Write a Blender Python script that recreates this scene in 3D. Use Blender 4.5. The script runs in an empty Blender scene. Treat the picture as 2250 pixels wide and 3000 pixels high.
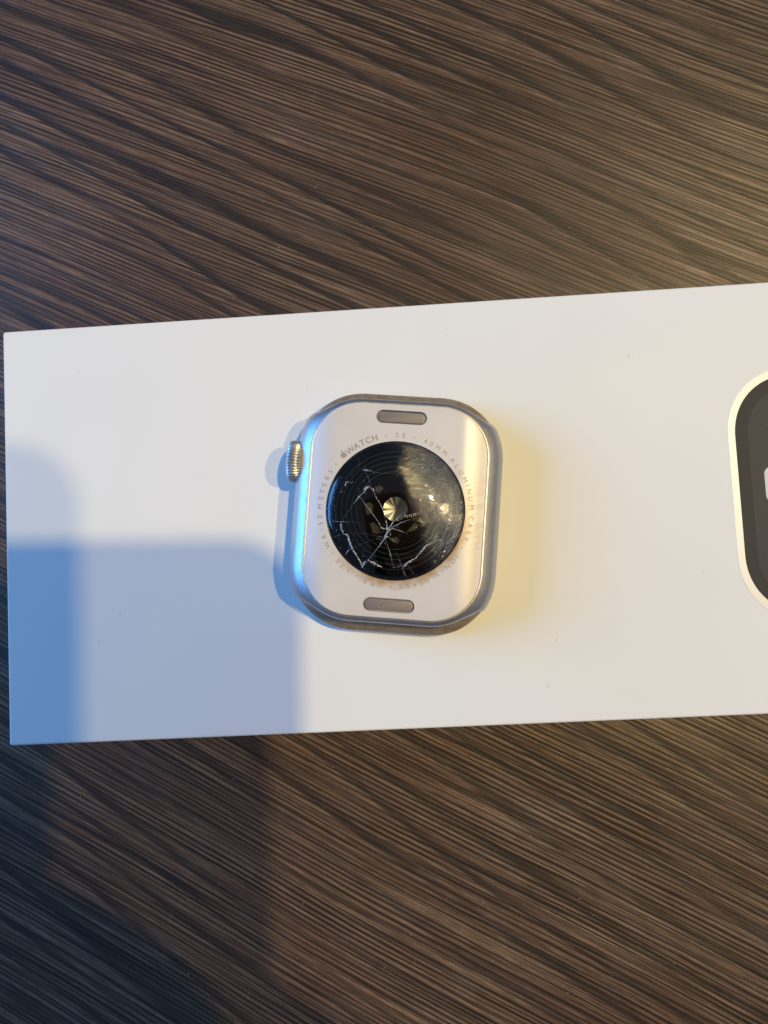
import bpy, bmesh, math, random
from mathutils import Vector, Matrix, noise as mnoise
random.seed(7)
MM = 0.001                       # every length below is in millimetres
sc = bpy.context.scene
col = sc.collection
BOX_H = 33.0                     # top of the carton above the table
D = 126.5                        # camera above the carton

# ------------------------------------------------------------ camera
ROT = Matrix(((0.9976922752, 0.0539087186, 0.0412792202),
              (-0.0510384637, 0.9964004214, -0.0676851205),
              (-0.0447794506, 0.0654220939, 0.9968524216)))
cam_d = bpy.data.cameras.new('camera')
cam = bpy.data.objects.new('camera', cam_d)
col.objects.link(cam)
cam.matrix_world = Matrix.Translation(Vector((0, 0, BOX_H + D)) * MM) @ ROT.to_4x4()
cam_d.sensor_fit = 'VERTICAL'
cam_d.sensor_height = 36
cam_d.lens = 26
cam_d.clip_start = 0.002
cam_d.clip_end = 20
cam_d.dof.use_dof = True
cam_d.dof.focus_distance = 0.119
cam_d.dof.aperture_fstop = 52
sc.camera = cam
sc.render.resolution_x = 768
sc.render.resolution_y = 1024

# ------------------------------------------------------------ world, exposure
w = bpy.data.worlds.new('World')
sc.world = w
w.use_nodes = True
bg = w.node_tree.nodes['Background']
bg.inputs[0].default_value = (0.52, 0.69, 1.06, 1)
bg.inputs[1].default_value = 0.19
sc.view_settings.view_transform = 'Standard'
sc.view_settings.look = 'None'
sc.view_settings.exposure = 0
sc.view_settings.gamma = 1

# ------------------------------------------------------------ lamps
CENTRE = Vector((-3, 8, BOX_H))
def lamp(name, tx, ty, dist, size, power, color, size_y=None):
    d = Vector((tx, ty, 1)).normalized()
    l = bpy.data.lights.new(name, 'AREA')
    if size_y:
        l.shape = 'RECTANGLE'; l.size = size * MM; l.size_y = size_y * MM
    else:
        l.shape = 'DISK'; l.size = size * MM
    l.energy = power
    l.color = color
    o = bpy.data.objects.new(name, l)
    o.location = (CENTRE + d * dist) * MM
    o.rotation_euler = d.to_track_quat('Z', 'Y').to_euler()
    col.objects.link(o)
    return o
lamp('ceiling_spot', 0.655, 0.05, 2800, 80, 28.6, (1.0, 0.74, 0.34))
lamp('ceiling_spot', 0.38, 0.185, 2800, 80, 41.0, (1.0, 0.77, 0.36))
lamp('window_light', -2.05, 0.50, 2400, 1500, 58, (0.13, 0.42, 1.02), 1450)

# ------------------------------------------------------------ helpers
def link(name, me, mat=None, parent=None, loc=None):
    o = bpy.data.objects.new(name, me)
    col.objects.link(o)
    if mat:
        me.materials.append(mat)
    if parent:
        o.parent = parent
    if loc is not None:
        o.location = Vector(loc) * MM
    return o
def empty(name, loc, rz=0):
    o = bpy.data.objects.new(name, None)
    o.empty_display_size = 0.01
    o.location = Vector(loc) * MM
    o.rotation_euler = (0, 0, rz)
    col.objects.link(o)
    return o
def tag(o, label, cat=None, group=None, kind=None):
    if label: o['label'] = label
    if cat: o['category'] = cat
    if group: o['group'] = group
    if kind: o['kind'] = kind
    return o
def mesh(name, verts, faces, smooth=True, sharp=None):
    me = bpy.data.meshes.new(name)
    me.from_pydata([(v[0] * MM, v[1] * MM, v[2] * MM) for v in verts], [], faces)
    me.update()
    if smooth:
        me.polygons.foreach_set('use_smooth', [True] * len(me.polygons))
        if sharp:
            me.set_sharp_from_angle(angle=math.radians(sharp))
    return me
def loft(rings, cap0=False, cap1=False, closed=True):
    n = len(rings[0])
    V = [p for r in rings for p in r]
    F = []
    for k in range(len(rings) - 1):
        for i in range(n if closed else n - 1):
            j = (i + 1) % n
            F.append((k * n + i, k * n + j, (k + 1) * n + j, (k + 1) * n + i))
    if cap0: F.append(tuple(reversed(range(n))))
    if cap1: F.append(tuple(range((len(rings) - 1) * n, len(rings) * n)))
    return V, F
def rrect(hx, hy, r, nc=14, ns=10, e=2.0):
    """rounded rectangle, counter-clockwise: list of (x, y, nx, ny)"""
    P = []
    q = [(hx - r, hy - r, 0), (-(hx - r), hy - r, 90), (-(hx - r), -(hy - r), 180), (hx - r, -(hy - r), 270)]
    for k in range(4):
        cx, cy, a0 = q[k]
        for i in range(nc + 1):
            a = math.radians(a0 + 90 * i / nc)
            c, s = math.cos(a), math.sin(a)
            m = (abs(c) ** e + abs(s) ** e) ** (-1 / e)
            P.append((cx + r * m * c, cy + r * m * s, c, s))
        nx, ny, _ = q[(k + 1) % 4]
        a = math.radians(a0 + 90)
        c, s = math.cos(a), math.sin(a)
        x0, y0 = P[-1][:2]
        x1, y1 = nx + r * c, ny + r * s
        for i in range(1, ns):
            t = i / ns
            P.append((x0 + (x1 - x0) * t, y0 + (y1 - y0) * t, c, s))
    return P
def smoothstep(a, b, x):
    t = max(0, min(1, (x - a) / (b - a)))
    return t * t * (3 - 2 * t)

# node helper
class NT:
    def __init__(self, name):
        self.m = bpy.data.materials.new(name)
        self.m.use_nodes = True
        self.t = self.m.node_tree
        self.b = self.t.nodes['Principled BSDF']
        self.out = self.t.nodes['Material Output']
    def n(self, typ, props=None, **ins):
        nd = self.t.nodes.new(typ)
        for k, v in (props or {}).items(): setattr(nd, k, v)
        for k, v in ins.items():
            key = int(k[1:]) if k[0] == '_' and k[1:].isdigit() else k.replace('_', ' ')
            self.set(nd.inputs[key], v)
        return nd
    def set(self, sock, v):
        if isinstance(v, bpy.types.NodeSocket): self.t.links.new(v, sock)
        elif isinstance(v, bpy.types.Node): self.t.links.new(v.outputs[0], sock)
        else:
            if isinstance(v, tuple) and len(v) == 3 and sock.type == 'RGBA': v = v + (1,)
            sock.default_value = v
    def coords(self, rot=0, scale=(1, 1, 1), loc=(0, 0, 0)):
        tc = self.n('ShaderNodeTexCoord')
        s = self.n('ShaderNodeMapping', None, Vector=tc.outputs['Object'],
                   Scale=(1000, 1000, 1000))
        return self.n('ShaderNodeMapping', {'vector_type': 'TEXTURE'}, Vector=s.outputs[0], Rotation=(0, 0, rot),
                      Scale=scale, Location=loc).outputs[0]
    def noise(self, vec, scale, detail=2, rough=.5, dist=0, **k):
        return self.n('ShaderNodeTexNoise', None, Vector=vec, Scale=scale, Detail=detail, Roughness=rough, Distortion=dist).outputs[0]
    def math(self, op, a, b=0.0, c=None, clamp=False):
        nd = self.n('ShaderNodeMath', {'operation': op, 'use_clamp': clamp}, _0=a, _1=b)
        if c is not None: self.set(nd.inputs[2], c)
        return nd.outputs[0]
    def rng(self, v, a, b, c=0.0, d=1.0, smooth=False):
        return self.n('ShaderNodeMapRange', {'interpolation_type': 'SMOOTHSTEP' if smooth else 'LINEAR', 'clamp': True},
                      _0=v, _1=a, _2=b, _3=c, _4=d).outputs[0]
    def mix(self, f, a, b, blend='MIX'):
        nd = self.n('ShaderNodeMix', {'data_type': 'RGBA', 'blend_type': blend})
        self.set(nd.inputs[0], f); self.set(nd.inputs[6], a); self.set(nd.inputs[7], b)
        return nd.outputs[2]
    def bump(self, h, strength, dist, normal=None):
        nd = self.n('ShaderNodeBump', None, Height=h, Strength=strength, Distance=dist * MM)
        if normal: self.set(nd.inputs['Normal'], normal)
        return nd.outputs[0]
    def p(self, **k):
        for a, v in k.items(): self.set(self.b.inputs[a.replace('_', ' ')], v)
        return self.m
    def spots(self, pts):
        """mask of soft blobs at object-space points (mm): (x, y, z, radius)"""
        tc = self.n('ShaderNodeTexCoord')
        s = self.n('ShaderNodeMapping', None, Vector=tc.outputs['Object'], Scale=(1000, 1000, 1000)).outputs[0]
        nz = self.noise(s, 3.5, 3)
        acc = None
        for x, y, z, r in pts:
            d = self.n('ShaderNodeVectorMath', {'operation': 'DISTANCE'}, _0=s, _1=(x, y, z)).outputs['Value']
            d = self.math('ADD', self.math('DIVIDE', d, r), self.math('MULTIPLY_ADD', nz, 1.6, -.8))
            mk = self.rng(d, .6, 1.0, 1, 0)
            acc = mk if acc is None else self.math('MAXIMUM', acc, mk)
        return acc

# ------------------------------------------------------------ materials
def mat_wood():
    N = NT('dark_wood_laminate')
    c = N.coords(rot=math.radians(-27.5))
    mu = lambda p, q: N.math('MULTIPLY', p, q)
    ad = lambda p, q: N.math('ADD', p, q)
    def nz(u_, v_, z, detail=2, rough=.55, U=None, V=None):
        return N.noise(N.n('ShaderNodeCombineXYZ', None, X=mu(U or u, u_), Y=mu(V or v1, v_), Z=float(z)).outputs[0], 1.0, detail, rough)
    sep = N.n('ShaderNodeSeparateXYZ', None, Vector=c)
    u, v0 = sep.outputs[0], sep.outputs[1]
    # the grain fans slightly and drifts
    v = ad(v0, mu(mu(u, v0), -.0005))
    v = ad(v, mu(N.math('SUBTRACT', N.noise(c, .006, 1), .5), 11))
    v1 = ad(v, mu(N.math('SUBTRACT', N.noise(c, .04, 2), .5), .35))
    # embossed pores: close, nearly regular ridges that fade in and out
    ph1 = ad(mu(v1, 2 * math.pi / 1.0), mu(nz(.012, .22, 11, 2), 13))
    wave = N.math('MULTIPLY_ADD', N.math('SINE', ph1), .5, .5)
    fine = nz(.013, 1.9, 0, 2.5, .6)
    fine2 = nz(.05, 4.6, 7, 2, .6)
    amp1 = N.rng(nz(.03, .25, 13, 3), .34, .60, .15, 1)
    lines = N.mix(amp1, N.rng(fine, .36, .64), ad(mu(wave, .62), mu(N.rng(fine, .36, .64), .38)))
    lines = N.rng(lines, .22, .80, 0, 1)
    lines = mu(lines, N.rng(fine2, .34, .60, .55, 1.0))
    fleck = nz(.19, 2.6, 17, 2, .6)
    lines = mu(lines, N.rng(fleck, .36, .56, .62, 1.0))
    # growth figure, crossing the pores at a small angle
    vb = ad(v, mu(u, .115))
    bn = nz(.010, .060, 1, 1, .5, V=vb)
    rag = nz(.16, 1.0, 3)
    phb = ad(mu(vb, .150), mu(bn, 1.9))
    phb = ad(phb, mu(N.math('SUBTRACT', rag, .5), .12))
    phb = ad(phb, mu(N.math('SUBTRACT', fine, .5), .16))
    saw = N.math('FRACT', phb)
    ring = mu(N.rng(saw, .06, .36, 0, 1, True), N.rng(saw, .90, 1.0, 1, 0, True))
    amp = N.rng(nz(.013, .035, 5, 2, V=vb), .34, .54, .30, 1)
    zone = N.rng(N.math('SUBTRACT', mu(v, .6), u), -70, 90, .8, 1)      # bold figure on one side of the board, calmer on the other
    amp = mu(amp, zone)
    dark = mu(N.math('SUBTRACT', 1, ring), amp)
    lip = mu(N.rng(saw, .70, .88, 0, 1, True), N.rng(saw, .90, .97, 1, 0))      # pale wood before each dark line
    big = nz(.010, .028, 9, 2, V=v)
    base = N.mix(N.rng(big, .36, .66), (.150, .085, .046), (.262, .172, .104))
    hue = nz(.03, .30, 4, 3)
    base = N.mix(N.rng(hue, .38, .68, 0, .55), base, (.165, .078, .046))
    base = N.mix(mu(mu(lip, amp), .45), base, (.26, .175, .115))
    c1 = N.mix(lines, (.020, .011, .0065), base)
    c1 = N.mix(mu(N.rng(fine, .58, .70, 0, .55), N.rng(fleck, .42, .6)), c1, (.27, .19, .13))
    c1 = N.mix(mu(dark, .88), c1, (.017, .0105, .0075))
    # dust specks, short lint scratches
    vo = N.n('ShaderNodeTexVoronoi', {'feature': 'F1'}, Vector=N.coords(rot=.4, scale=(1.8, .9, 1)), Scale=.55, Randomness=1.0)
    dm = mu(N.rng(vo.outputs['Distance'], .03, .075, 1, 0), N.rng(N.noise(c, .20, 3), .50, .60))
    sl = N.n('ShaderNodeTexVoronoi', {'feature': 'F1'}, Vector=N.coords(rot=1.35, scale=(5.5, .35, 1)), Scale=.22, Randomness=1.0)
    sm = mu(N.rng(sl.outputs['Distance'], .03, .08, 1, 0), N.rng(N.noise(c, .05, 2), .52, .60))
    haze_ = N.rng(nz(.05, .12, 21, 4, .65), .52, .78, 0, .07)
    c1 = N.mix(haze_, c1, (.36, .31, .27))
    c1 = N.mix(mu(dm, .42), c1, (.55, .52, .47))
    c1 = N.mix(mu(sm, .09), c1, (.50, .46, .40))
    h = ad(mu(lines, .75), mu(dark, -.55))
    h = ad(h, mu(N.noise(c, 5, 2), .12))
    rough = N.rng(fine, .3, .7, .47, .37)
    return N.p(Base_Color=c1, Roughness=rough, Specular_IOR_Level=.38, Normal=N.bump(h, .65, .10))

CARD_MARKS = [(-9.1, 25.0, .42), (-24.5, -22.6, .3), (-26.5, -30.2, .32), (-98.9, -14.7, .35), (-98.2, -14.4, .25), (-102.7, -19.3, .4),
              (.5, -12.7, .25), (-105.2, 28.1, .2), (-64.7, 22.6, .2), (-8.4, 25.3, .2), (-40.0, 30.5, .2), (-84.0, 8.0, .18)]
def mat_card():
    N = NT('white_card')
    c = N.coords()
    big = N.noise(c, .03, 2)
    base = N.mix(N.rng(big, .3, .7), (.775, .78, .745), (.80, .80, .765))
    vo = N.n('ShaderNodeTexVoronoi', None, Vector=c, Scale=.045, Randomness=1.0)
    sp = N.math('MULTIPLY', N.rng(vo.outputs['Distance'], .010, .020, 1, 0), N.rng(N.noise(c, 1.5, 2), .42, .55))
    ln = N.n('ShaderNodeTexVoronoi', None, Vector=N.coords(rot=.6, scale=(2.6, .5, 1)), Scale=.09, Randomness=1.0)
    lm = N.math('MULTIPLY', N.rng(ln.outputs['Distance'], .02, .05, 1, 0), N.rng(N.noise(c, .12, 2), .56, .62))
    base = N.mix(N.math('MULTIPLY', sp, .42), base, (.35, .33, .30))
    base = N.mix(N.math('MULTIPLY', lm, .16), base, (.40, .39, .38))
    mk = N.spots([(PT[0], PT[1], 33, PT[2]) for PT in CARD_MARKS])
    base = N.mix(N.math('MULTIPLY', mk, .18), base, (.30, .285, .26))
    h = N.math('ADD', N.noise(c, 9, 3), N.math('MULTIPLY', N.noise(c, 1.2, 2), .6))
    return N.p(Base_Color=base, Roughness=.6, Specular_IOR_Level=.2, Normal=N.bump(h, .10, .05))

def mat_alu(name, col_, rough, grain=.25, spots=None, metallic=1.0, dirt=None):
    N = NT(name)
    c = N.coords()
    g = N.noise(c, 11, 3, .7)
    g2 = N.noise(c, 2.0, 3)
    base = N.mix(N.rng(g, .35, .65), tuple(x * .90 for x in col_), tuple(min(1, x * 1.06) for x in col_))
    if dirt:
        base = N.mix(N.rng(N.noise(c, .9, 4, .7), .42, .62, 0, .75), base, dirt)
    if spots:
        s = N.spots(spots)
        base = N.mix(N.math('MULTIPLY', s, .85), base, (.03, .026, .022))
    return N.p(Base_Color=base, Metallic=metallic, Roughness=N.rng(g2, .3, .7, rough - .04, rough + .05),
               Normal=N.bump(g, grain, .03))

def mat_plate():
    N = NT('satin_starlight_back')
    c = N.coords()
    sep = N.n('ShaderNodeSeparateXYZ', None, Vector=c)
    r = N.n('ShaderNodeVectorMath', {'operation': 'LENGTH'},
            _0=N.n('ShaderNodeCombineXYZ', None, X=sep.outputs[0], Y=sep.outputs[1]).outputs[0]).outputs['Value']
    base = N.mix(N.rng(N.noise(c, .12, 2), .35, .65), (.63, .605, .57), (.66, .63, .595))
    # brown grime gathered round the glass, mostly on the lower and right side
    gr = N.math('ADD', r, N.math('MULTIPLY', N.math('SUBTRACT', N.noise(c, .45, 4, .65), .5), 2.4))
    ring = N.rng(gr, 11.3, 12.6, 1, 0)
    side = N.rng(N.math('SUBTRACT', N.math('MULTIPLY', sep.outputs[0], .55), sep.outputs[1]), 1, 9)
    base = N.mix(N.math('MULTIPLY', N.math('MULTIPLY', ring, side), .9), base, (.38, .22, .09))
    # faint wipe smears to the right of the glass
    sx = N.math('MULTIPLY', N.rng(sep.outputs[0], 9.5, 11, 0, 1), N.rng(N.math('ABSOLUTE', sep.outputs[1]), 3, 9, 1, 0))
    sm = N.noise(N.coords(rot=.35, scale=(5, .35, 1)), .8, 3, .7)
    base = N.mix(N.math('MULTIPLY', N.math('MULTIPLY', sx, N.rng(sm, .42, .6)), .35), base, (.40, .28, .16))
    sp = N.spots([(-13.2, 8.1, 7.9, .16), (-11.9, 4.8, 8.2, .10), (13.2, 15.2, 8, .12), (-9.5, -2.5, 8.4, .08), (4.9, -13.0, 8.6, .12), (6.1, 13.0, 8.6, .10)])
    base = N.mix(N.math('MULTIPLY', sp, .6), base, (.10, .085, .07))
    g = N.noise(c, 6.5, 2, .7)
    g2 = N.noise(c, 1.4, 2)
    h = N.math('ADD', g, N.math('MULTIPLY', g2, .25))
    return N.p(Base_Color=base, Roughness=.30, Specular_IOR_Level=.75, Normal=N.bump(h, .34, .03))

def mat_simple(name, col_, rough=.5, metallic=0.0, spec=.5, grain=0.0, gscale=8, var=.15):
    N = NT(name)
    c = N.coords()
    g = N.noise(c, gscale, 3, .65)
    base = N.mix(N.rng(g, .3, .7), tuple(x * (1 - var) for x in col_), tuple(min(1, x * (1 + var)) for x in col_))
    k = dict(Base_Color=base, Roughness=rough, Metallic=metallic, Specular_IOR_Level=spec)
    if grain: k['Normal'] = N.bump(g, grain, .03)
    return N.p(**k)

def mat_dome():
    """clear glass cover: see-through, mirror coat, and a worn, hair-scratched right half"""
    N = NT('worn_crystal')
    c = N.coords()
    sep = N.n('ShaderNodeSeparateXYZ', None, Vector=c)
    x, y = sep.outputs[0], sep.outputs[1]
    th = N.math('ADD', x, N.math('MULTIPLY', y, .35))
    th = N.math('ADD', th, N.math('MULTIPLY', N.math('SUBTRACT', N.noise(c, .28, 2), .5), 4))
    right = N.rng(th, 1.0, 8.5, 0, 1, True)
    hair = None
    for k, (rot, sc_) in enumerate([(.95, .12), (.75, .13), (.5, .14), (1.15, .12), (-.15, .16)]):
        n = N.noise(N.coords(rot=rot, scale=(2.0, sc_, 1), loc=(k * 3.1, k, 0)), 1.0, 2.0, .7, .25)
        m = N.rng(n, .56, .70, 0, 1)
        hair = m if hair is None else N.math('ADD', hair, m)
    hair = N.math('MULTIPLY', hair, .55, clamp=True)
    hb = N.math('MULTIPLY', hair, right)
    nb = N.bump(hb, .8, .06)
    nb2 = N.bump(hb, .8, .09)
    clear = N.n('ShaderNodeBsdfTransparent', None, Color=(.80, .84, .88))
    gl = N.n('ShaderNodeBsdfGlossy', None, Color=(1, 1, 1), Roughness=.055, Normal=nb)
    haze = N.n('ShaderNodeBsdfGlossy', None, Color=(.95, .97, 1), Roughness=.14, Normal=nb2)
    dust = N.n('ShaderNodeBsdfDiffuse', None, Color=(.5, .48, .42), Normal=nb2)
    fr = N.n('ShaderNodeFresnel', None, IOR=1.55, Normal=nb).outputs[0]
    s1 = N.n('ShaderNodeMixShader', None, _0=fr, _1=clear.outputs[0], _2=gl.outputs[0])
    s2 = N.n('ShaderNodeMixShader', None, _0=N.math('MULTIPLY', right, N.math('MULTIPLY_ADD', hair, .55, .09)), _1=s1.outputs[0], _2=haze.outputs[0])
    s3 = N.n('ShaderNodeMixShader', None, _0=N.math('MULTIPLY', right, N.math('MULTIPLY_ADD', hair, .07, .01)), _1=s2.outputs[0], _2=dust.outputs[0])
    N.set(N.out.inputs[0], s3.outputs[0])
    return N.m

def mat_crack():
    N = NT('fractured_glass')
    c = N.coords()
    n = N.noise(c, 3.2, 3, .7)
    d = N.n('ShaderNodeBsdfDiffuse', None, Color=(.55, .54, .52))
    g = N.n('ShaderNodeBsdfGlossy', None, Color=(1, 1, 1), Roughness=.25, Normal=N.bump(N.noise(c, 5, 3), 1.0, .15))
    t = N.n('ShaderNodeBsdfTransparent', None, Color=(.9, .9, .9))
    s1 = N.n('ShaderNodeMixShader', None, _0=.35, _1=d.outputs[0], _2=g.outputs[0])
    s2 = N.n('ShaderNodeMixShader', None, _0=N.rng(n, .36, .66, .10, .85), _1=t.outputs[0], _2=s1.outputs[0])
    N.set(N.out.inputs[0], s2.outputs[0])
    return N.m

def mat_lens():
    """metallised photodiode cone: a star glint is painted as colour swinging round its axis"""
    N = NT('sensor_mirror')
    c = N.coords()
    sep = N.n('ShaderNodeSeparateXYZ', None, Vector=c)
    a = N.math('ARCTAN2', sep.outputs[1], sep.outputs[0])
    cv = N.n('ShaderNodeCombineXYZ', None, X=N.math('SINE', a), Y=N.math('COSINE', a), Z=2.0).outputs[0]
    n = N.noise(cv, 2.6, 3, .65)
    cr = N.n('ShaderNodeValToRGB', None, Fac=n)  # brown to silver ramp paints the rays of the glint
    e = cr.color_ramp.elements
    e[0].position = .30; e[0].color = (.12, .10, .08, 1)
    e[1].position = .72; e[1].color = (.62, .72, .78, 1)
    for p_, c_ in ((.42, (.38, .36, .30, 1)), (.52, (.22, .22, .20, 1)), (.60, (.42, .42, .40, 1))):
        x = e.new(p_); x.color = c_
    return N.p(Base_Color=cr.outputs[0], Metallic=.85, Roughness=.30, Normal=N.bump(N.noise(cv, 6, 2), .5, .1))

M_wood = mat_wood()
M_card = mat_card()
M_case = mat_alu('silver_anodised_case', (.53, .53, .54), .43, .22,
                 [(13.6, 17.6, 5, .45), (14.6, 16.6, 5, .35), (9.6, -19.3, 3.6, .35), (-13.6, -17.0, 4.4, .5), (-13.0, -17.9, 3.6, .4),
                  (17.0, 2.8, 4.6, .3), (16.9, -3.0, 4.6, .3), (17.0, -9.0, 4.6, .28), (15.5, -15.6, 4, .3), (-3, -18.6, 6.6, .35), (1.5, -18.7, 6.6, .3)])
M_slot = mat_alu('grimy_band_channel', (.34, .275, .205), .5, .45, None, .4, (.22, .16, .105))
M_rim = mat_alu('bright_cut_rim', (.74, .66, .55), .42, .9)
M_plate = mat_plate()
M_button = mat_simple('pitted_release_button', (.215, .19, .178), .5, .35, .5, 1.0, 5, .22)
M_groove = mat_simple('dark_groove', (.10, .085, .075), .6)
M_print = mat_simple('grey_lettering', (.33, .30, .27), .45)
M_dome = mat_dome()
M_crack = mat_crack()
M_blackrim = mat_simple('black_crystal_rim', (.004, .008, .018), .10, 0, .8)
M_board = mat_simple('black_sensor_floor', (.0035, .0045, .007), .22, 0, .12)
M_ring = mat_simple('grey_ring_print', (.040, .042, .048), .6, 0, .2)
M_brown = mat_simple('brown_sensor_window', (.008, .005, .004), .3, 0, .05)
M_diode = mat_simple('olive_photodiode', (.050, .040, .026), .5, .1, gscale=2, var=.4)
M_contact_glint = mat_simple('contact_glint_metal', (.85, .72, .55), .3, .9)
M_lens = mat_lens()
M_crown = mat_alu('crown_aluminium', (.60, .61, .63), .36, .15)
M_crowngap = mat_simple('dark_gap', (.03, .028, .027), .6)
M_glass = mat_simple('black_front_glass', (.006, .006, .007), .06, 0, .6)
M_foil = mat_simple('cream_print_border', (.84, .80, .69), .42, 0.1, .45, .35, 5, .05)
M_ink = mat_simple('dark_print', (.046, .043, .037), .6, 0, .2, .12, 5, .12)
M_ink2 = mat_simple('charcoal_print', (.062, .059, .052), .6, 0, .2, .12, 5, .12)
M_glyph = mat_simple('pale_print', (.62, .57, .52), .5)
M_phone = mat_simple('dark_phone_body', (.02, .022, .026), .35)
M_phonelens = mat_simple('phone_lens_glass', (.004, .004, .006), .08, 0, .7)

# ------------------------------------------------------------ table
def slab(name, hx, hy, z0, z1, r, bev, mat, parent=None, loc=(0, 0, 0), nc=8, ns=2, kind_e=2.0):
    rings = []
    steps = 4
    for k in range(steps + 1):
        a = math.pi / 2 * k / steps
        d = bev * (1 - math.sin(a))
        rings.append([(p[0], p[1], z0 + bev * (1 - math.cos(a))) for p in rrect(hx - d, hy - d, max(r - d, .01), nc, ns, kind_e)])
    for k in range(steps + 1):
        a = math.pi / 2 * k / steps
        d = bev * (1 - math.cos(a))
        rings.append([(p[0], p[1], z1 - bev * (1 - math.sin(a))) for p in rrect(hx - d, hy - d, max(r - d, .01), nc, ns, kind_e)])
    V, F = loft(rings, True, True)
    return link(name, mesh(name, V, F, True, 40), mat, parent, loc)
table = empty('table', (0, 0, -28))
tag(table, 'dark brown wood grained table top under the white carton', 'table')
slab('tabletop', 700, 450, 0, 28, 4, 1.5, M_wood, table)

# ------------------------------------------------------------ carton
BX0, BX1, BY0, BY1 = -71.7, 166.0, -28.2, 44.45
bcx, bcy = (BX0 + BX1) / 2, (BY0 + BY1) / 2
hx, hy = (BX1 - BX0) / 2, (BY1 - BY0) / 2
carton = empty('carton', (bcx, bcy, 0))
tag(carton, 'long white cardboard box lying on the wooden table, printed watch at its right end', 'box')
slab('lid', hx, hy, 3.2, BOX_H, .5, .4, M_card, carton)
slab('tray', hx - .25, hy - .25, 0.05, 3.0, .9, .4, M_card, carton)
# printed watch front, slightly embossed in the lid
pcx, pcy = 53.5 - bcx + 26.0, 8.1 - bcy
def flat(name, hx_, hy_, r_, z, mat, parent, cx, cy, th=.03, e=2.15):
    o = slab(name, hx_, hy_, z - th, z + th, r_, th * .9, mat, parent, (cx, cy, 0), 20, 4, e)
    return o
pw = flat('printed_watch', 26.0, 21.5, 11.5, BOX_H + .0, M_foil, carton, pcx, pcy, .07)
flat('printed_screen', 24.75, 20.2, 10.3, BOX_H + .075, M_ink, pw, 0, 0, .02)
flat('printed_dial', 22.7, 18.1, 8.2, BOX_H + .10, M_ink2, pw, 0, 0, .01)
flat('printed_glyph', 3.4, 3.0, 1.3, BOX_H + .116, M_glyph, pw, 59.0 + 3.4 - (53.5 + 26.0), 9.7 - 8.1, .008)

# ------------------------------------------------------------ watch
WX, WY, WR = -3.07, 8.13, math.radians(-6.95)
watch = empty('watch', (WX, WY, BOX_H + .08), WR)
tag(watch, 'silver smartwatch lying face down on the white box, cracked black glass on its back', 'watch')
HX, HY, RC = 17.0, 20.0, 10.9
Z_CASE0, Z_RIM = .9, 8.0
def side_inset(z):
    # rounded flank: widest at z = 4.2
    if z < 4.2:
        t = (4.2 - z) / 3.6
        return 1.35 * (1 - math.sqrt(max(0, 1 - t * t)))
    t = (z - 4.2) / (Z_RIM - 4.2)
    return 2.7 * min(1, t) ** 2.6
def end_inset(z):
    # band channel: front lip, hollow, back lip set further in
    pts = [(.9, .55), (1.5, .15), (2.2, .0), (2.7, .10), (3.1, .50), (3.7, 1.5), (4.6, 2.5), (5.5, 2.6), (6.1, 2.3), (6.5, 1.98), (6.9, 1.86), (7.4, 1.95), (7.75, 2.25), (8.0, 2.7)]
    for (a, b), (c, d) in zip(pts, pts[1:]):
        if z <= c:
            t = (z - a) / (c - a)
            return b + (d - b) * t
    return pts[-1][1]
def wend(nx, ny):
    return smoothstep(.50, .92, abs(ny))
zs = [.9, 1.1, 1.4, 1.8, 2.2, 2.6, 2.9, 3.2, 3.5, 3.8, 4.2, 4.6, 5.0, 5.4, 5.8, 6.1, 6.4, 6.65, 6.9, 7.1, 7.3, 7.5, 7.65, 7.8, 7.9, 7.96, 8.0]
outl = rrect(HX, HY, RC, 40, 24, 2.12)
rings = []
for z in zs:
    rg = []
    for x, y, nx, ny in outl:
        wv = wend(nx, ny)
        d = side_inset(z) * (1 - wv) + end_inset(z) * wv
        rg.append((x - nx * d, y - ny * d, z if z < 6.9 else 6.9 + (z - 6.9) * .87))
    rings.append(rg)
rings.append([(x - nx * 2.95, y - ny * 2.95, 7.75) for x, y, nx, ny in outl])
rings.append([(x - nx * 3.1, y - ny * 3.1, 7.0) for x, y, nx, ny in outl])
zs += [7.9, 7.0]
V, F = loft(rings, True, True)
n = len(outl)
F1, F2 = [], []
for f in F[:-2]:
    k = f[0] // n; i = f[0] % n
    zmid = zs[k] + .01
    if wend(outl[i][2], outl[i][3]) > .15 and 2.25 <= zmid < 6.3: F2.append(f)
    else: F1.append(f)
case = link('case', mesh('case', V, F1 + F[-2:], True, 50), M_case, watch)
def submesh(V, F):
    used = sorted({i for f in F for i in f}); mp = {u: k for k, u in enumerate(used)}
    return [V[u] for u in used], [tuple(mp[i] for i in f) for f in F]
for s in (1, -1):
    fs = [f for f in F2 if V[f[0]][1] * s > 0]
    v_, f_ = submesh(V, fs)
    link('band_channel', mesh('band_channel', v_, f_, True, 50), M_slot, watch)
# front glass the watch lies on
rg = []
for k in range(9):
    a = math.pi / 2 * k / 8
    d = 1.15 + 2.2 * (1 - math.sin(a))
    rg.append([(p[0], p[1], 1.0 - 1.0 * math.cos(a)) for p in rrect(HX - d, HY - d, RC - d, 16, 6, 2.1)])
V, F = loft(rg, True, True)
link('front_glass', mesh('front_glass', V, F, True, 40), M_glass, watch)
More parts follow.
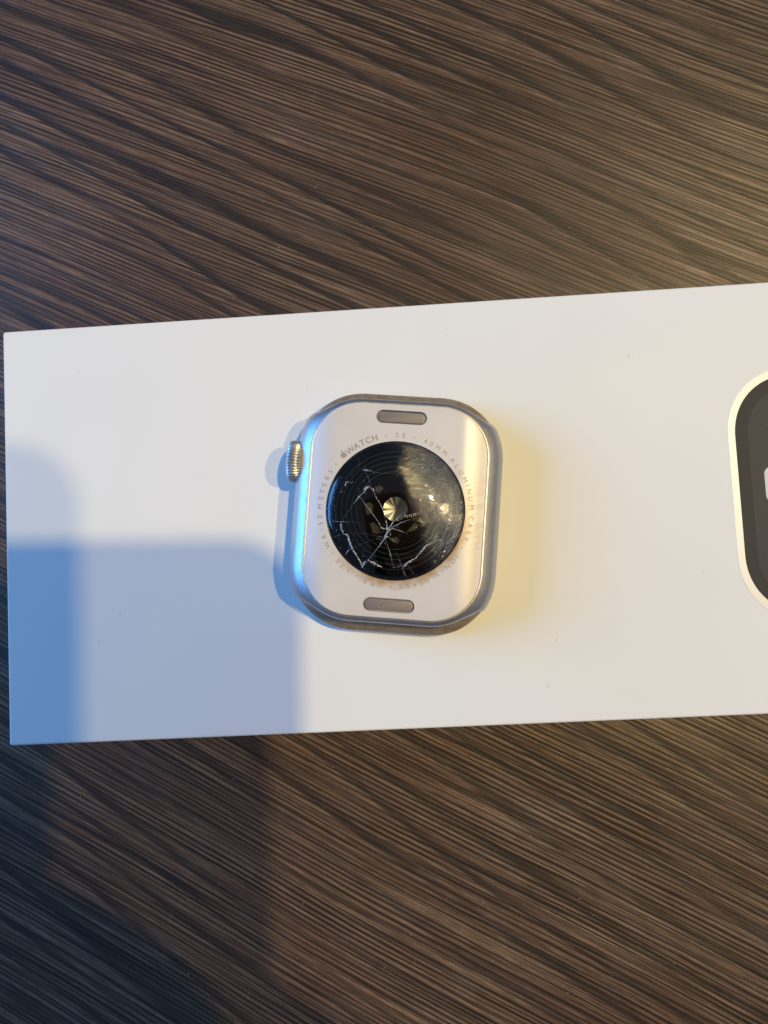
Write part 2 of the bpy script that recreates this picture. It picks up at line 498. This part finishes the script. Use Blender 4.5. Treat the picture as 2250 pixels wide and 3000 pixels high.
# bright cut rim between case and back plate
PX, PY, PR = HX - 2.72, HY - 2.82, RC - 2.6
def plate_z(x, y):
    q = max(0, abs(x) - 9.6)         # flat middle, then a steady roll-off to the long edges
    if q < .6: d = .11 * q ** 3 / 1.8
    elif q < 3.3: d = .11 * (.12 + .5 * (q * q - .36) - .3 * (q - .6))
    else: d = .494 + .33 * (q - 3.3)
    e = 1.2 * math.log1p(math.exp((abs(y) - 14.8) / 1.2))
    return 8.72 - d - .022 * e * e
def sweep(offset_fn, outline, prof):
    """profile [(d, z)] swept round an outline; d is an inward offset"""
    rings_ = []
    for d, dz in prof:
        rings_.append([(x - nx * d, y - ny * d, offset_fn(x, y) + dz) for x, y, nx, ny in outline])
    rings_.append(rings_[0])
    return loft(rings_)
pl_out = rrect(PX, PY, PR, 36, 22, 2.12)
V, F = sweep(lambda x, y: 7.88, rrect(PX, PY, PR, 36, 22, 2.12), [(-.24, -.3), (-.22, -.035), (-.20, -.005), (-.05, .035), (-.025, .02), (-.02, -.3)])
for i, v in enumerate(V):
    j = mnoise.noise(Vector(v) * 3.2) * .012
    V[i] = (v[0], v[1], v[2] + j)
link('rim', mesh('rim', V, F, True, 35), M_rim, watch)

# back plate: closed body, then the two release-button recesses are cut out
rgs = []
in_out = rrect(PX - .06, PY - .06, PR - .06, 36, 22, 2.12)
NR = 44
def zlift(x, y):      # plate meets the rim at its own level all the way round
    return plate_z(x, y)
rgs.append([(p[0], p[1], 6.6) for p in in_out])
for k in range(3):
    d = .10 * (1 - math.cos(math.pi / 2 * k / 3)); 
    rgs.append([(p[0] - p[2] * d, p[1] - p[3] * d, zlift(p[0], p[1]) - .10 * (1 - math.sin(math.pi / 2 * k / 3))) for p in in_out])
for k in range(NR):
    t = 1 - (k / NR) ** 1.15
    rgs.append([((p[0] - p[2] * .1) * t, (p[1] - p[3] * .1) * t, zlift((p[0]) * t, (p[1]) * t)) for p in in_out])
V, F = loft(rgs, True, False)
V.append((0, 0, 8.72)); last = (len(rgs) - 1) * len(in_out); m_ = len(in_out)
F += [(last + i, last + (i + 1) % m_, len(V) - 1) for i in range(m_)]
plate = link('back_plate', mesh('back_plate', V, F), M_plate, watch)
SLOT_Y, SLOT_HX, SLOT_HY = 15.05, 3.98, .99
def capsule(hx_, hy_, z0, z1, cy, e=2.0):
    o = rrect(hx_, hy_, hy_ - .002, 16, 4, e)
    return loft([[(p[0], p[1] + cy, z0) for p in o], [(p[0], p[1] + cy, z1) for p in o]], True, True)
cutV, cutF = [], []
for s in (1, -1):
    v_, f_ = capsule(SLOT_HX, SLOT_HY, 8.22, 9.6, s * SLOT_Y)
    cutF += [tuple(i + len(cutV) for i in f) for f in f_]; cutV += v_
v_, f_ = loft([[(11.16 * math.cos(2 * math.pi * i / 160), 11.16 * math.sin(2 * math.pi * i / 160), z) for i in range(160)] for z in (8.0, 9.6)], True, True)
cutF += [tuple(i + len(cutV) for i in f) for f in f_]; cutV += v_
cut = link('cutter', mesh('cutter', cutV, cutF, False))
md = plate.modifiers.new('b', 'BOOLEAN'); md.operation = 'DIFFERENCE'; md.object = cut; md.solver = 'EXACT'
for ob_ in (plate, cut):
    ob_.data.transform(Matrix.Scale(1000, 4)); ob_.data.update()
plate.parent = None
bpy.context.view_layer.update()
dg = bpy.context.evaluated_depsgraph_get()
me2 = bpy.data.meshes.new_from_object(plate.evaluated_get(dg))
plate.modifiers.clear(); plate.data = me2; plate.parent = watch; me2.transform(Matrix.Scale(.001, 4))
me2.polygons.foreach_set('use_smooth', [True] * len(me2.polygons))
me2.set_sharp_from_angle(angle=math.radians(35))
bpy.data.objects.remove(cut)
for s in (1, -1):
    o = rrect(SLOT_HX - .10, SLOT_HY - .10, SLOT_HY - .105, 16, 6)
    rr = [[(p[0], p[1] + s * SLOT_Y, 8.1) for p in o]]
    for k in range(4):
        a = math.pi / 2 * k / 3
        d = .12 * (1 - math.cos(a))
        rr.append([(p[0] - p[2] * d, p[1] - p[3] * d + s * SLOT_Y, 8.46 + .10 * math.sin(a)) for p in o])
    V, F = loft(rr, False, True)
    link('release_button', mesh('release_button', V, F, True, 50), M_button, watch)
    # thin dark ring along the edge of the recess
    o = rrect(SLOT_HX, SLOT_HY, SLOT_HY - .002, 16, 6)
    pr = [(-.05 - .045 * math.cos(2 * math.pi * k / 8), .03 * math.sin(2 * math.pi * k / 8)) for k in range(8)]
    V, F = sweep(lambda x, y: plate_z(x, SLOT_Y) , o, pr)
    V = [(x, y + s * SLOT_Y, z) for x, y, z in V]
    link('recess_edge', mesh('recess_edge', V, F), M_groove, plate)

# ------------------------------------------------------------ lettering round the glass
def glyph_mesh(ch, size, bold):
    cu = bpy.data.curves.new('g', 'FONT')
    cu.body = ch; cu.size = size; cu.align_x = 'CENTER'; cu.resolution_u = 4
    cu.offset = bold
    o = bpy.data.objects.new('g', cu); col.objects.link(o)
    bpy.context.view_layer.update()
    me = bpy.data.meshes.new_from_object(o.evaluated_get(bpy.context.evaluated_depsgraph_get()))
    vs = [v.co.copy() for v in me.vertices]; fs = [tuple(p.vertices) for p in me.polygons]
    bpy.data.objects.remove(o); bpy.data.meshes.remove(me)
    return vs, fs
LV, LF = [], []
def put(vs, fs, ang, R, sx=1.0):
    a = math.radians(ang)
    base = len(LV)
    for v in vs:
        r_ = R + v[1]; x = v[0] * sx
        px = math.sin(a) * r_ + math.cos(a) * x
        py = math.cos(a) * r_ - math.sin(a) * x
        LV.append((px, py, plate_z(px, py) + .012))
    for f in fs: LF.append(tuple(base + i for i in f))
T0 = 3.0      # text is measured in the picture; the watch itself is turned
def ltr(ch, ang, size=1.10, bold=0.0, R=11.78, sx=1.0):
    if ch == '•':
        vs = [(0.13 * math.cos(k * math.pi / 5), .34 + .13 * math.sin(k * math.pi / 5), 0) for k in range(10)]
        put(vs, [tuple(range(10))], ang - 3.94, R); return
    if ch == '-':
        put([(-.2, .30, 0), (.2, .30, 0), (.2, .40, 0), (-.2, .40, 0)], [(0, 1, 2, 3)], ang - 3.94, R); return
    vs, fs = glyph_mesh(ch, size, bold)
    put(vs, fs, ang - 3.94, R, sx)
words = [('W', -36.6), ('A', -31.0), ('T', -26.0), ('C', -21.0), ('H', -15.8)]
for ch, a in words: ltr(ch, a, 1.38, .03, 11.68, 1.0)
small = [('•', -7.2), ('S', 1.5), ('E', 6.7), ('•', 14.6), ('4', 23.7), ('0', 28.6), ('M', 34.2), ('M', 40.6),
         ('A', 48.7), ('L', 54.4), ('U', 60.0), ('M', 66.2), ('I', 71.0), ('N', 75.6), ('U', 81.4), ('M', 87.6),
         ('C', 96.0), ('A', 101.4), ('S', 106.8), ('E', 112.0), ('•', 119.4),
         ('I', 126.8), ('O', 131.4), ('N', 137.0), ('-', 142.2), ('X', 147.0), ('G', 155.6), ('L', 160.8), ('A', 165.3), ('S', 170.6), ('S', 175.8),
         ('•', 183.6), ('G', 191.7), ('P', 197.3), ('S', 202.7), ('•', 210.8), ('L', 218.6), ('T', 223.6), ('E', 228.8), ('•', 235.6),
         ('W', 243.2), ('R', 249.9), ('-', 255.4), ('5', 260.2), ('0', 265.4), ('M', 273.2), ('E', 279.6), ('T', 285.0), ('E', 290.2), ('R', 295.8), ('S', 301.2), ('•', 308.2)]
for ch, a in small: ltr(ch, a)
# little fruit emblem before the word, with a bite on its right and a leaf
ap = []
for k in range(40):
    a = 2 * math.pi * k / 40
    r_ = .50 * (1 - .10 * math.exp(-((a - math.pi / 2) / .35) ** 2) - .10 * math.exp(-((a - 3 * math.pi / 2) / .35) ** 2)) * (1 + .06 * abs(math.cos(a)))
    x, y = r_ * math.cos(a) * .98, .48 + r_ * math.sin(a)
    dx, dy = x - .60, y - .54
    dd = math.hypot(dx, dy)
    if dd < .26:
        x = .60 + dx / dd * .26 ; y = .54 + dy / dd * .26
    ap.append((x, y, 0))
ap.append((0, .48, 0))
put(ap, [(i, (i + 1) % 40, 40) for i in range(40)], -42.9 - 3.94 + .2, 11.75)
leaf = [(.02, 1.02, 0), (.06, 1.16, 0), (.16, 1.27, 0), (.28, 1.32, 0), (.26, 1.18, 0), (.17, 1.07, 0)]
put(leaf, [tuple(reversed(range(6)))], -42.9 - 3.94 + .2, 11.75)
link('lettering', mesh('lettering', LV, LF, False), M_print, plate)

# ------------------------------------------------------------ crystal
CR = 11.12
RS = 28.5
def dome_z(r):
    q = max(0, min(r, 11.0) - 8)
    s = .00158 * min(r, 8.0) ** 3 + .30 * q + .015 * q * q
    top = 10.64
    z = top - s
    if r > 10.45:
        t = (r - 10.45) / (CR - 10.45)
        z -= .50 * (1 - math.sqrt(max(0, 1 - t * t * .98)))
    return z
def lathe(prof, n=240, cx=0, cy=0):
    rings_ = [[(cx + r * math.cos(2 * math.pi * i / n), cy + r * math.sin(2 * math.pi * i / n), z) for i in range(n)] for r, z in prof]
    return loft(rings_)
def disc(r, z, n=64, cx=0, cy=0, th=.02):
    V, F = lathe([(r, z - th), (r, z)], n, cx, cy)
    F.append(tuple(range(n, 2 * n)))
    return V, F
prof = [(CR * math.sin(math.pi / 2 * r / 90), dome_z(CR * math.sin(math.pi / 2 * r / 90))) for r in range(90, 0, -1)]
V, F = lathe(prof)
V.append((0, 0, dome_z(0))); F += [(89 * 240 + i, 89 * 240 + (i + 1) % 240, len(V) - 1) for i in range(240)]
dome = link('crystal_dome', mesh('crystal_dome', V, F), M_dome, watch, (0, 0, .13))
# black bezel wall that holds the glass
V, F = lathe([(CR + .03, 8.02), (CR + .03, 8.50), (CR + .0, 8.58), (CR - .05, 8.60), (CR - .10, 8.55), (10.9, 8.4), (10.7, 8.2), (10.6, 8.02)])
link('crystal_bezel', mesh('crystal_bezel', V, F, True, 60), M_blackrim, watch, (0, 0, .13))
V, F = disc(10.9, 8.30, 96, th=.05)
board = link('sensor_board', mesh('sensor_board', V, F, False), M_board, watch, (0, 0, .13))
def annulus(r0, r1, z, n=96, cx=0, cy=0):
    return lathe([(r1, z - .05), (r1, z), (r0, z), (r0, z - .05)], n, cx, cy)
DZ = 9.0
# stepped black terrace under the glass with fine printed rings
V, F = lathe([(10.7, 8.25), (10.2, 8.60), (9.5, 8.75), (6.0, 9.05), (5.9, 8.5), (5.9, 8.3)])
link('terrace', mesh('terrace', V, F, True, 40), M_board, board)
for rr_ in (9.42, 8.62, 7.80, 7.0, 6.2):
    z = 8.75 + (9.5 - rr_) / 3.5 * .30 + .02
    V, F = annulus(rr_ - .055, rr_ + .055, z)
    link('printed_ring', mesh('printed_ring', V, F, False), M_ring, board)
V, F = disc(5.9, 8.42, 64)
link('sensor_window', mesh('sensor_window', V, F, False), M_brown, board)

PXMM = 63.9
cs, sn = math.cos(math.radians(3.94)), math.sin(math.radians(3.94))
def W2(px, py):
    """close-up drawing units to millimetres in the watch's own frame"""
    x, y = (px - 817) / PXMM, (805 - py) / PXMM
    return x * cs - y * sn, x * sn + y * cs
def quadpatch(pts, z, th=.06):
    P = [W2(*p) for p in pts]
    if sum(P[i][0] * P[(i + 1) % len(P)][1] - P[(i + 1) % len(P)][0] * P[i][1] for i in range(len(P))) < 0: P.reverse()
    k = len(P)
    V = [(x, y, z) for x, y in P] + [(x, y, z - th) for x, y in P]
    F = [tuple(range(k))] + [(i, i + k, (i + 1) % k + k, (i + 1) % k) for i in range(k)]
    return V, F
for pts in ([(505, 735), (560, 720), (590, 745), (585, 840), (520, 845)], [(555, 935), (600, 925), (665, 1010), (630, 1045), (590, 1030)],
            [(1010, 935), (1050, 955), (1010, 1010), (930, 1025)], [(610, 565), (660, 545), (700, 575), (655, 625), (615, 610)], [(770, 1085), (830, 1075), (860, 1110), (800, 1130)]):
    V, F = quadpatch(pts, 8.50)
    link('photodiode', mesh('photodiode', V, F, False), M_diode, board)
# central mirror: shallow cone with facets
lx, ly = W2(820, 792)
NL = 26
V = [(0, 0, .0)]; F = []
for i in range(NL):
    a = 2 * math.pi * i / NL
    V.append((1.95 * math.cos(a), 1.95 * math.sin(a), .42 + random.uniform(-.07, .07)))
for i in range(NL): F.append((0, 1 + i, 1 + (i + 1) % NL))
link('sensor_mirror', mesh('sensor_mirror', V, F, False), M_lens, board, (lx, ly, 8.62))
V, F = annulus(1.95, 2.10, 9.02, 48, lx, ly)
link('mirror_collar', mesh('mirror_collar', V, F, False), M_board, board)
for px, py in ((918, 862), (940, 866), (962, 858), (984, 860), (1006, 850), (1026, 846)):  # highlights on the LED contacts, built as small bright gold bars
    V, F = quadpatch([(px - 5, py - 14), (px + 4, py - 15), (px + 6, py + 13), (px - 3, py + 15)], 9.1, .3)
    link('contact_glint', mesh('contact_glint', V, F, False), M_contact_glint, board)

# ------------------------------------------------------------ cracks
def crack(pts, jit=.05):
    """pts: (x, y, width) in close-up drawing units"""
    P = []
    for (a, b) in zip(pts, pts[1:]):
        L = math.hypot(b[0] - a[0], b[1] - a[1])
        k = max(2, int(L / 14))
        for i in range(k):
            t = i / k
            P.append((a[0] + (b[0] - a[0]) * t, a[1] + (b[1] - a[1]) * t, a[2] + (b[2] - a[2]) * t))
    P.append(pts[-1])
    V = []
    for i, (x, y, w_) in enumerate(P):
        x0, y0, _ = P[max(0, i - 1)]; x1, y1, _ = P[min(len(P) - 1, i + 1)]
        dx, dy = x1 - x0, y1 - y0; L = math.hypot(dx, dy) or 1
        nx, ny = -dy / L, dx / L
        w_ = w_ * random.uniform(.55, 1.25)
        j = random.uniform(-1, 1) * (2.0 + w_ * .12)
        for k, s in enumerate((-.5, 0, .5)):
            ax, ay = W2(x + nx * (w_ * s + j), y + ny * (w_ * s + j))
            r = math.hypot(ax, ay)
            if r > 10.7: ax *= 10.7 / r; ay *= 10.7 / r; r = 10.7
            V.append((ax, ay, dome_z(r) + .015 + (.035 + w_ * .0018 * random.random() if k == 1 else 0)))
    F = []
    for i in range(len(P) - 1):
        for k in range(2):
            F.append((i * 3 + k, i * 3 + k + 1, i * 3 + k + 4, i * 3 + k + 3))
    me = mesh('crack', V, F, False)
    link('crack', me, M_crack, dome)
CR_ = [
 [(495,385,2),(545,470,3),(568,560,3),(600,620,6),(640,700,8),(690,780,8),(715,880,9),(740,960,16),(738,1010,22)],
 [(490,395,12),(530,402,16),(575,405,10),(600,425,5),(700,432,3),(850,440,2),(930,458,2)],
 [(505,625,20),(530,580,34),(562,565,16)], [(562,575,8),(600,600,26),(600,612,10)],
 [(520,610,6),(450,675,12),(380,770,3),(330,840,3),(280,900,2)],
 [(440,665,18),(478,690,6),(520,750,9),(560,800,9),(620,885,10),(670,960,6),(700,1000,10)],
 [(945,795,3),(880,860,8),(800,930,12),(742,1010,22)],
 [(965,905,6),(880,935,12),(810,972,14),(750,1020,32),(712,1100,22),(660,1170,12),(610,1230,7),(540,1318,3),(478,1388,5)],
 [(720,1100,4),(750,1180,6),(775,1260,10),(790,1340,3),(806,1390,3)],
 [(735,1065,12),(790,1110,7),(842,1142,4)], [(668,985,8),(700,1000,16),(745,985,8)],
 [(172,915,6),(262,921,7),(400,926,2),(520,950,2)],
 [(268,925,6),(272,985,30),(292,1040,10),(335,1060,26),(362,1150,30),(398,1225,16),(430,1268,14),(468,1335,20),(490,1388,8)],
 [(170,1086,3),(250,1055,3),(340,1040,2),(450,1040,2),(560,1050,2),(640,1070,3),(700,1082,3)],
 [(695,1090,3),(580,1110,2),(490,1145,2),(390,1185,5),(340,1215,12),(303,1262,6)],
 [(540,1308,14),(585,1330,34),(640,1362,22),(692,1382,5)],
 [(1160,1145,12),(1125,1170,34),(1080,1228,18),(1035,1280,14),(975,1320,22),(935,1350,22),(893,1392,5)],
 [(960,1318,10),(900,1362,6),(805,1387,4)], [(868,1330,2),(900,1420,6),(938,1502,4)], [(828,1230,2),(870,1332,2)],
 [(960,1370,2),(1000,1440,3),(1030,1480,2)], [(305,560,6),(325,515,22),(345,520,8),(378,530,6),(392,512,3)],
 [(268,628,8),(276,612,12)], [(228,465,3),(330,470,2),(400,420,2),(460,330,2),(440,262,2)],
 [(790,992,10),(860,1012,10),(950,1050,2)], [(150,730,2),(200,760,2),(215,900,2)], [(478,1380,14),(500,1345,24),(520,1322,6)],
]
for c_ in CR_:
    crack([(x, y, w_ * .8) for x, y, w_ in c_])
for c_ in random.sample(CR_, 20):      # hair-fine offshoots
    x, y, _ = random.choice(c_)
    b = random.uniform(0, 2 * math.pi); L = random.uniform(40, 120)
    crack([(x, y, 3), (x + L * .5 * math.cos(b), y + L * .5 * math.sin(b), 1.6), (x + L * math.cos(b + .2), y + L * math.sin(b + .2), .8)])
# small splinters round the point of impact
for k in range(52):
    if k < 26: x0, y0, rm = 730, 1040, 150
    elif k < 36: x0, y0, rm = 330, 1080, 190
    elif k < 46: x0, y0, rm = 640, 1330, 230
    else: x0, y0, rm = 520, 560, 130
    a = random.uniform(0, 2 * math.pi); r = rm * random.random() ** .7
    x, y = x0 + r * math.cos(a), y0 + r * math.sin(a) * .8
    L = random.uniform(6, 22); b = random.uniform(0, math.pi)
    crack([(x, y, 2), (x + L * .5 * math.cos(b), y + L * .5 * math.sin(b), random.uniform(4, 9)), (x + L * math.cos(b), y + L * math.sin(b), 2)])

# ------------------------------------------------------------ crown
def crown_mesh():
    NT_ = 42
    nseg = NT_ * 6
    prof = [(-1.6, 2.4), (-1.6, 2.95), (-1.45, 3.2), (-1.15, 3.40), (-.75, 3.50), (-.2, 3.52), (.2, 3.48), (.45, 3.36), (.62, 3.1), (.72, 2.7), (.76, 2.0)]
    rings_ = []
    for xx, r in prof:
        rg_ = []
        for i in range(nseg):
            a = 2 * math.pi * i / nseg
            t = (i % 6) / 6
            g = 1 - abs(math.cos(math.pi * t)) ** 3 if True else 1
            depth = .19 * (1 if -1.5 < xx < .6 else .3)
            rr = r - depth * (1 - g)
            rg_.append((-xx, rr * math.cos(a), rr * math.sin(a)))
        rings_.append(rg_)
    return loft(rings_, True, True)
V, F = crown_mesh()
link('crown', mesh('crown', V, F, True, 60), M_crown, watch, (-17.72, 7.3, 4.55))
V, F = lathe([(2.7, -.5), (2.75, .5), (2.0, .5)], 64)
V = [(z, x, y) for x, y, z in V]
link('crown_seal', mesh('crown_seal', V, F, True, 50), M_crowngap, watch, (-16.65, 7.3, 4.55))
# side button, a long slim bar on the other flank
rg = []
for d, xo in ((0, 0), (0, .06), (.06, .12), (.16, .14)):
    o = rrect(7.5 - d, 1.15 - d, 1.1 - d, 10, 8)
    rg.append([(xo, p[0], p[1]) for p in o])
V, F = loft(rg, False, True)
link('side_button', mesh('side_button', V, F, True, 50), M_case, watch, (16.78, -.7, 4.2))

# ------------------------------------------------------------ the phone that takes the picture; it shades the carton's lower left
ph = empty('phone', (0, 0, BOX_H + D))
ph.rotation_mode = 'QUATERNION'; ph.rotation_quaternion = ROT.to_quaternion()
tag(ph, 'dark phone held flat over the box, its rounded corner shading the lower left', 'phone')
slab('phone_body', 38.5, 79, 3.5, 11.5, 11, 2, M_phone, ph, (29.5 - 38.5, 31.5 - 79, 0))
V, F = lathe([(6.5, 3.6), (6.5, 1.6), (6.2, 1.3), (4.2, 1.3), (4.0, 1.9)], 48)
link('camera_barrel', mesh('camera_barrel', V, F, True, 40), M_phone, ph)
V, F = disc(4.1, 1.9, 48)
link('camera_glass', mesh('camera_glass', V, F, False), M_phonelens, ph)

# the hand round the phone's lower right corner; its wrist shades the lower left of the table
def skin_mesh(name, nodes, edges, mat, parent, sub=2):
    me = bpy.data.meshes.new(name)
    me.from_pydata([tuple(c * MM for c in n_[0]) for n_ in nodes], edges, [])
    o = link(name, me, None, parent)
    o.modifiers.new('s', 'SKIN'); m2 = o.modifiers.new('d', 'SUBSURF'); m2.levels = sub; m2.render_levels = sub
    for i, n_ in enumerate(nodes):
        me.skin_vertices[0].data[i].radius = (n_[1] * MM, n_[2] * MM)
    me.skin_vertices[0].data[0].use_root = True
    bpy.context.view_layer.update()
    m3 = bpy.data.meshes.new_from_object(o.evaluated_get(bpy.context.evaluated_depsgraph_get()))
    o.modifiers.clear(); o.data = m3
    m3.materials.clear(); m3.materials.append(mat)
    m3.polygons.foreach_set('use_smooth', [True] * len(m3.polygons))
    return o
M_skin = mat_simple('skin', (.52, .33, .24), .5, 0, .4, .2, 2)
M_sleeve = mat_simple('dark_knit_sleeve', (.05, .05, .06), .85, 0, .2, .5, 1)
hd = empty('hand', (0, 0, BOX_H + D))
hd.rotation_mode = 'QUATERNION'; hd.rotation_quaternion = ROT.to_quaternion()
tag(hd, 'hand and sleeved wrist gripping the lower right corner of the dark phone', 'hand')
nodes = [((72, -140, 14), 26, 20), ((60, -118, 10), 24, 17), ((50, -98, 6), 22, 14), ((44, -84, 3), 18, 11)]
edges = [(0, 1), (1, 2), (2, 3)]
nodes.append(((88, -168, 18), 24, 19)); edges.append((0, 4))
def chain(root, pts):
    p_ = root
    for q in pts:
        nodes.append(q); edges.append((p_, len(nodes) - 1)); p_ = len(nodes) - 1
chain(3, [((36, -66, -3), 9, 9), ((18, -58, -6), 8.4, 8.4), ((-3, -55, -5), 7.6, 7.6), ((-18, -54, -4), 6.6, 6.6)])
chain(3, [((37, -82, -4), 9.4, 9.4), ((14, -77, -7), 8.6, 8.6), ((-9, -74, -6), 7.8, 7.8), ((-26, -73, -4), 6.8, 6.8)])
chain(2, [((38, -100, -4), 9.2, 9.2), ((14, -96, -7), 8.4, 8.4), ((-8, -93, -6), 7.6, 7.6), ((-23, -92, -4), 6.6, 6.6)])
chain(2, [((40, -116, -4), 8.4, 8.4), ((18, -114, -7), 7.4, 7.4), ((1, -111, -6), 6.6, 6.6), ((-11, -110, -4), 5.8, 5.8)])
chain(2, [((50, -90, 19), 11, 10), ((36, -74, 22), 10, 9), ((18, -62, 20), 8.5, 7.5)])
skin_mesh('palm_and_fingers', nodes, edges, M_skin, hd)
skin_mesh('sleeve', [((80, -154, 17), 31, 27), ((92, -176, 20), 33, 29), ((130, -240, 30), 38, 34), ((170, -310, 40), 42, 38)], [(0, 1), (1, 2), (2, 3)], M_sleeve, hd)
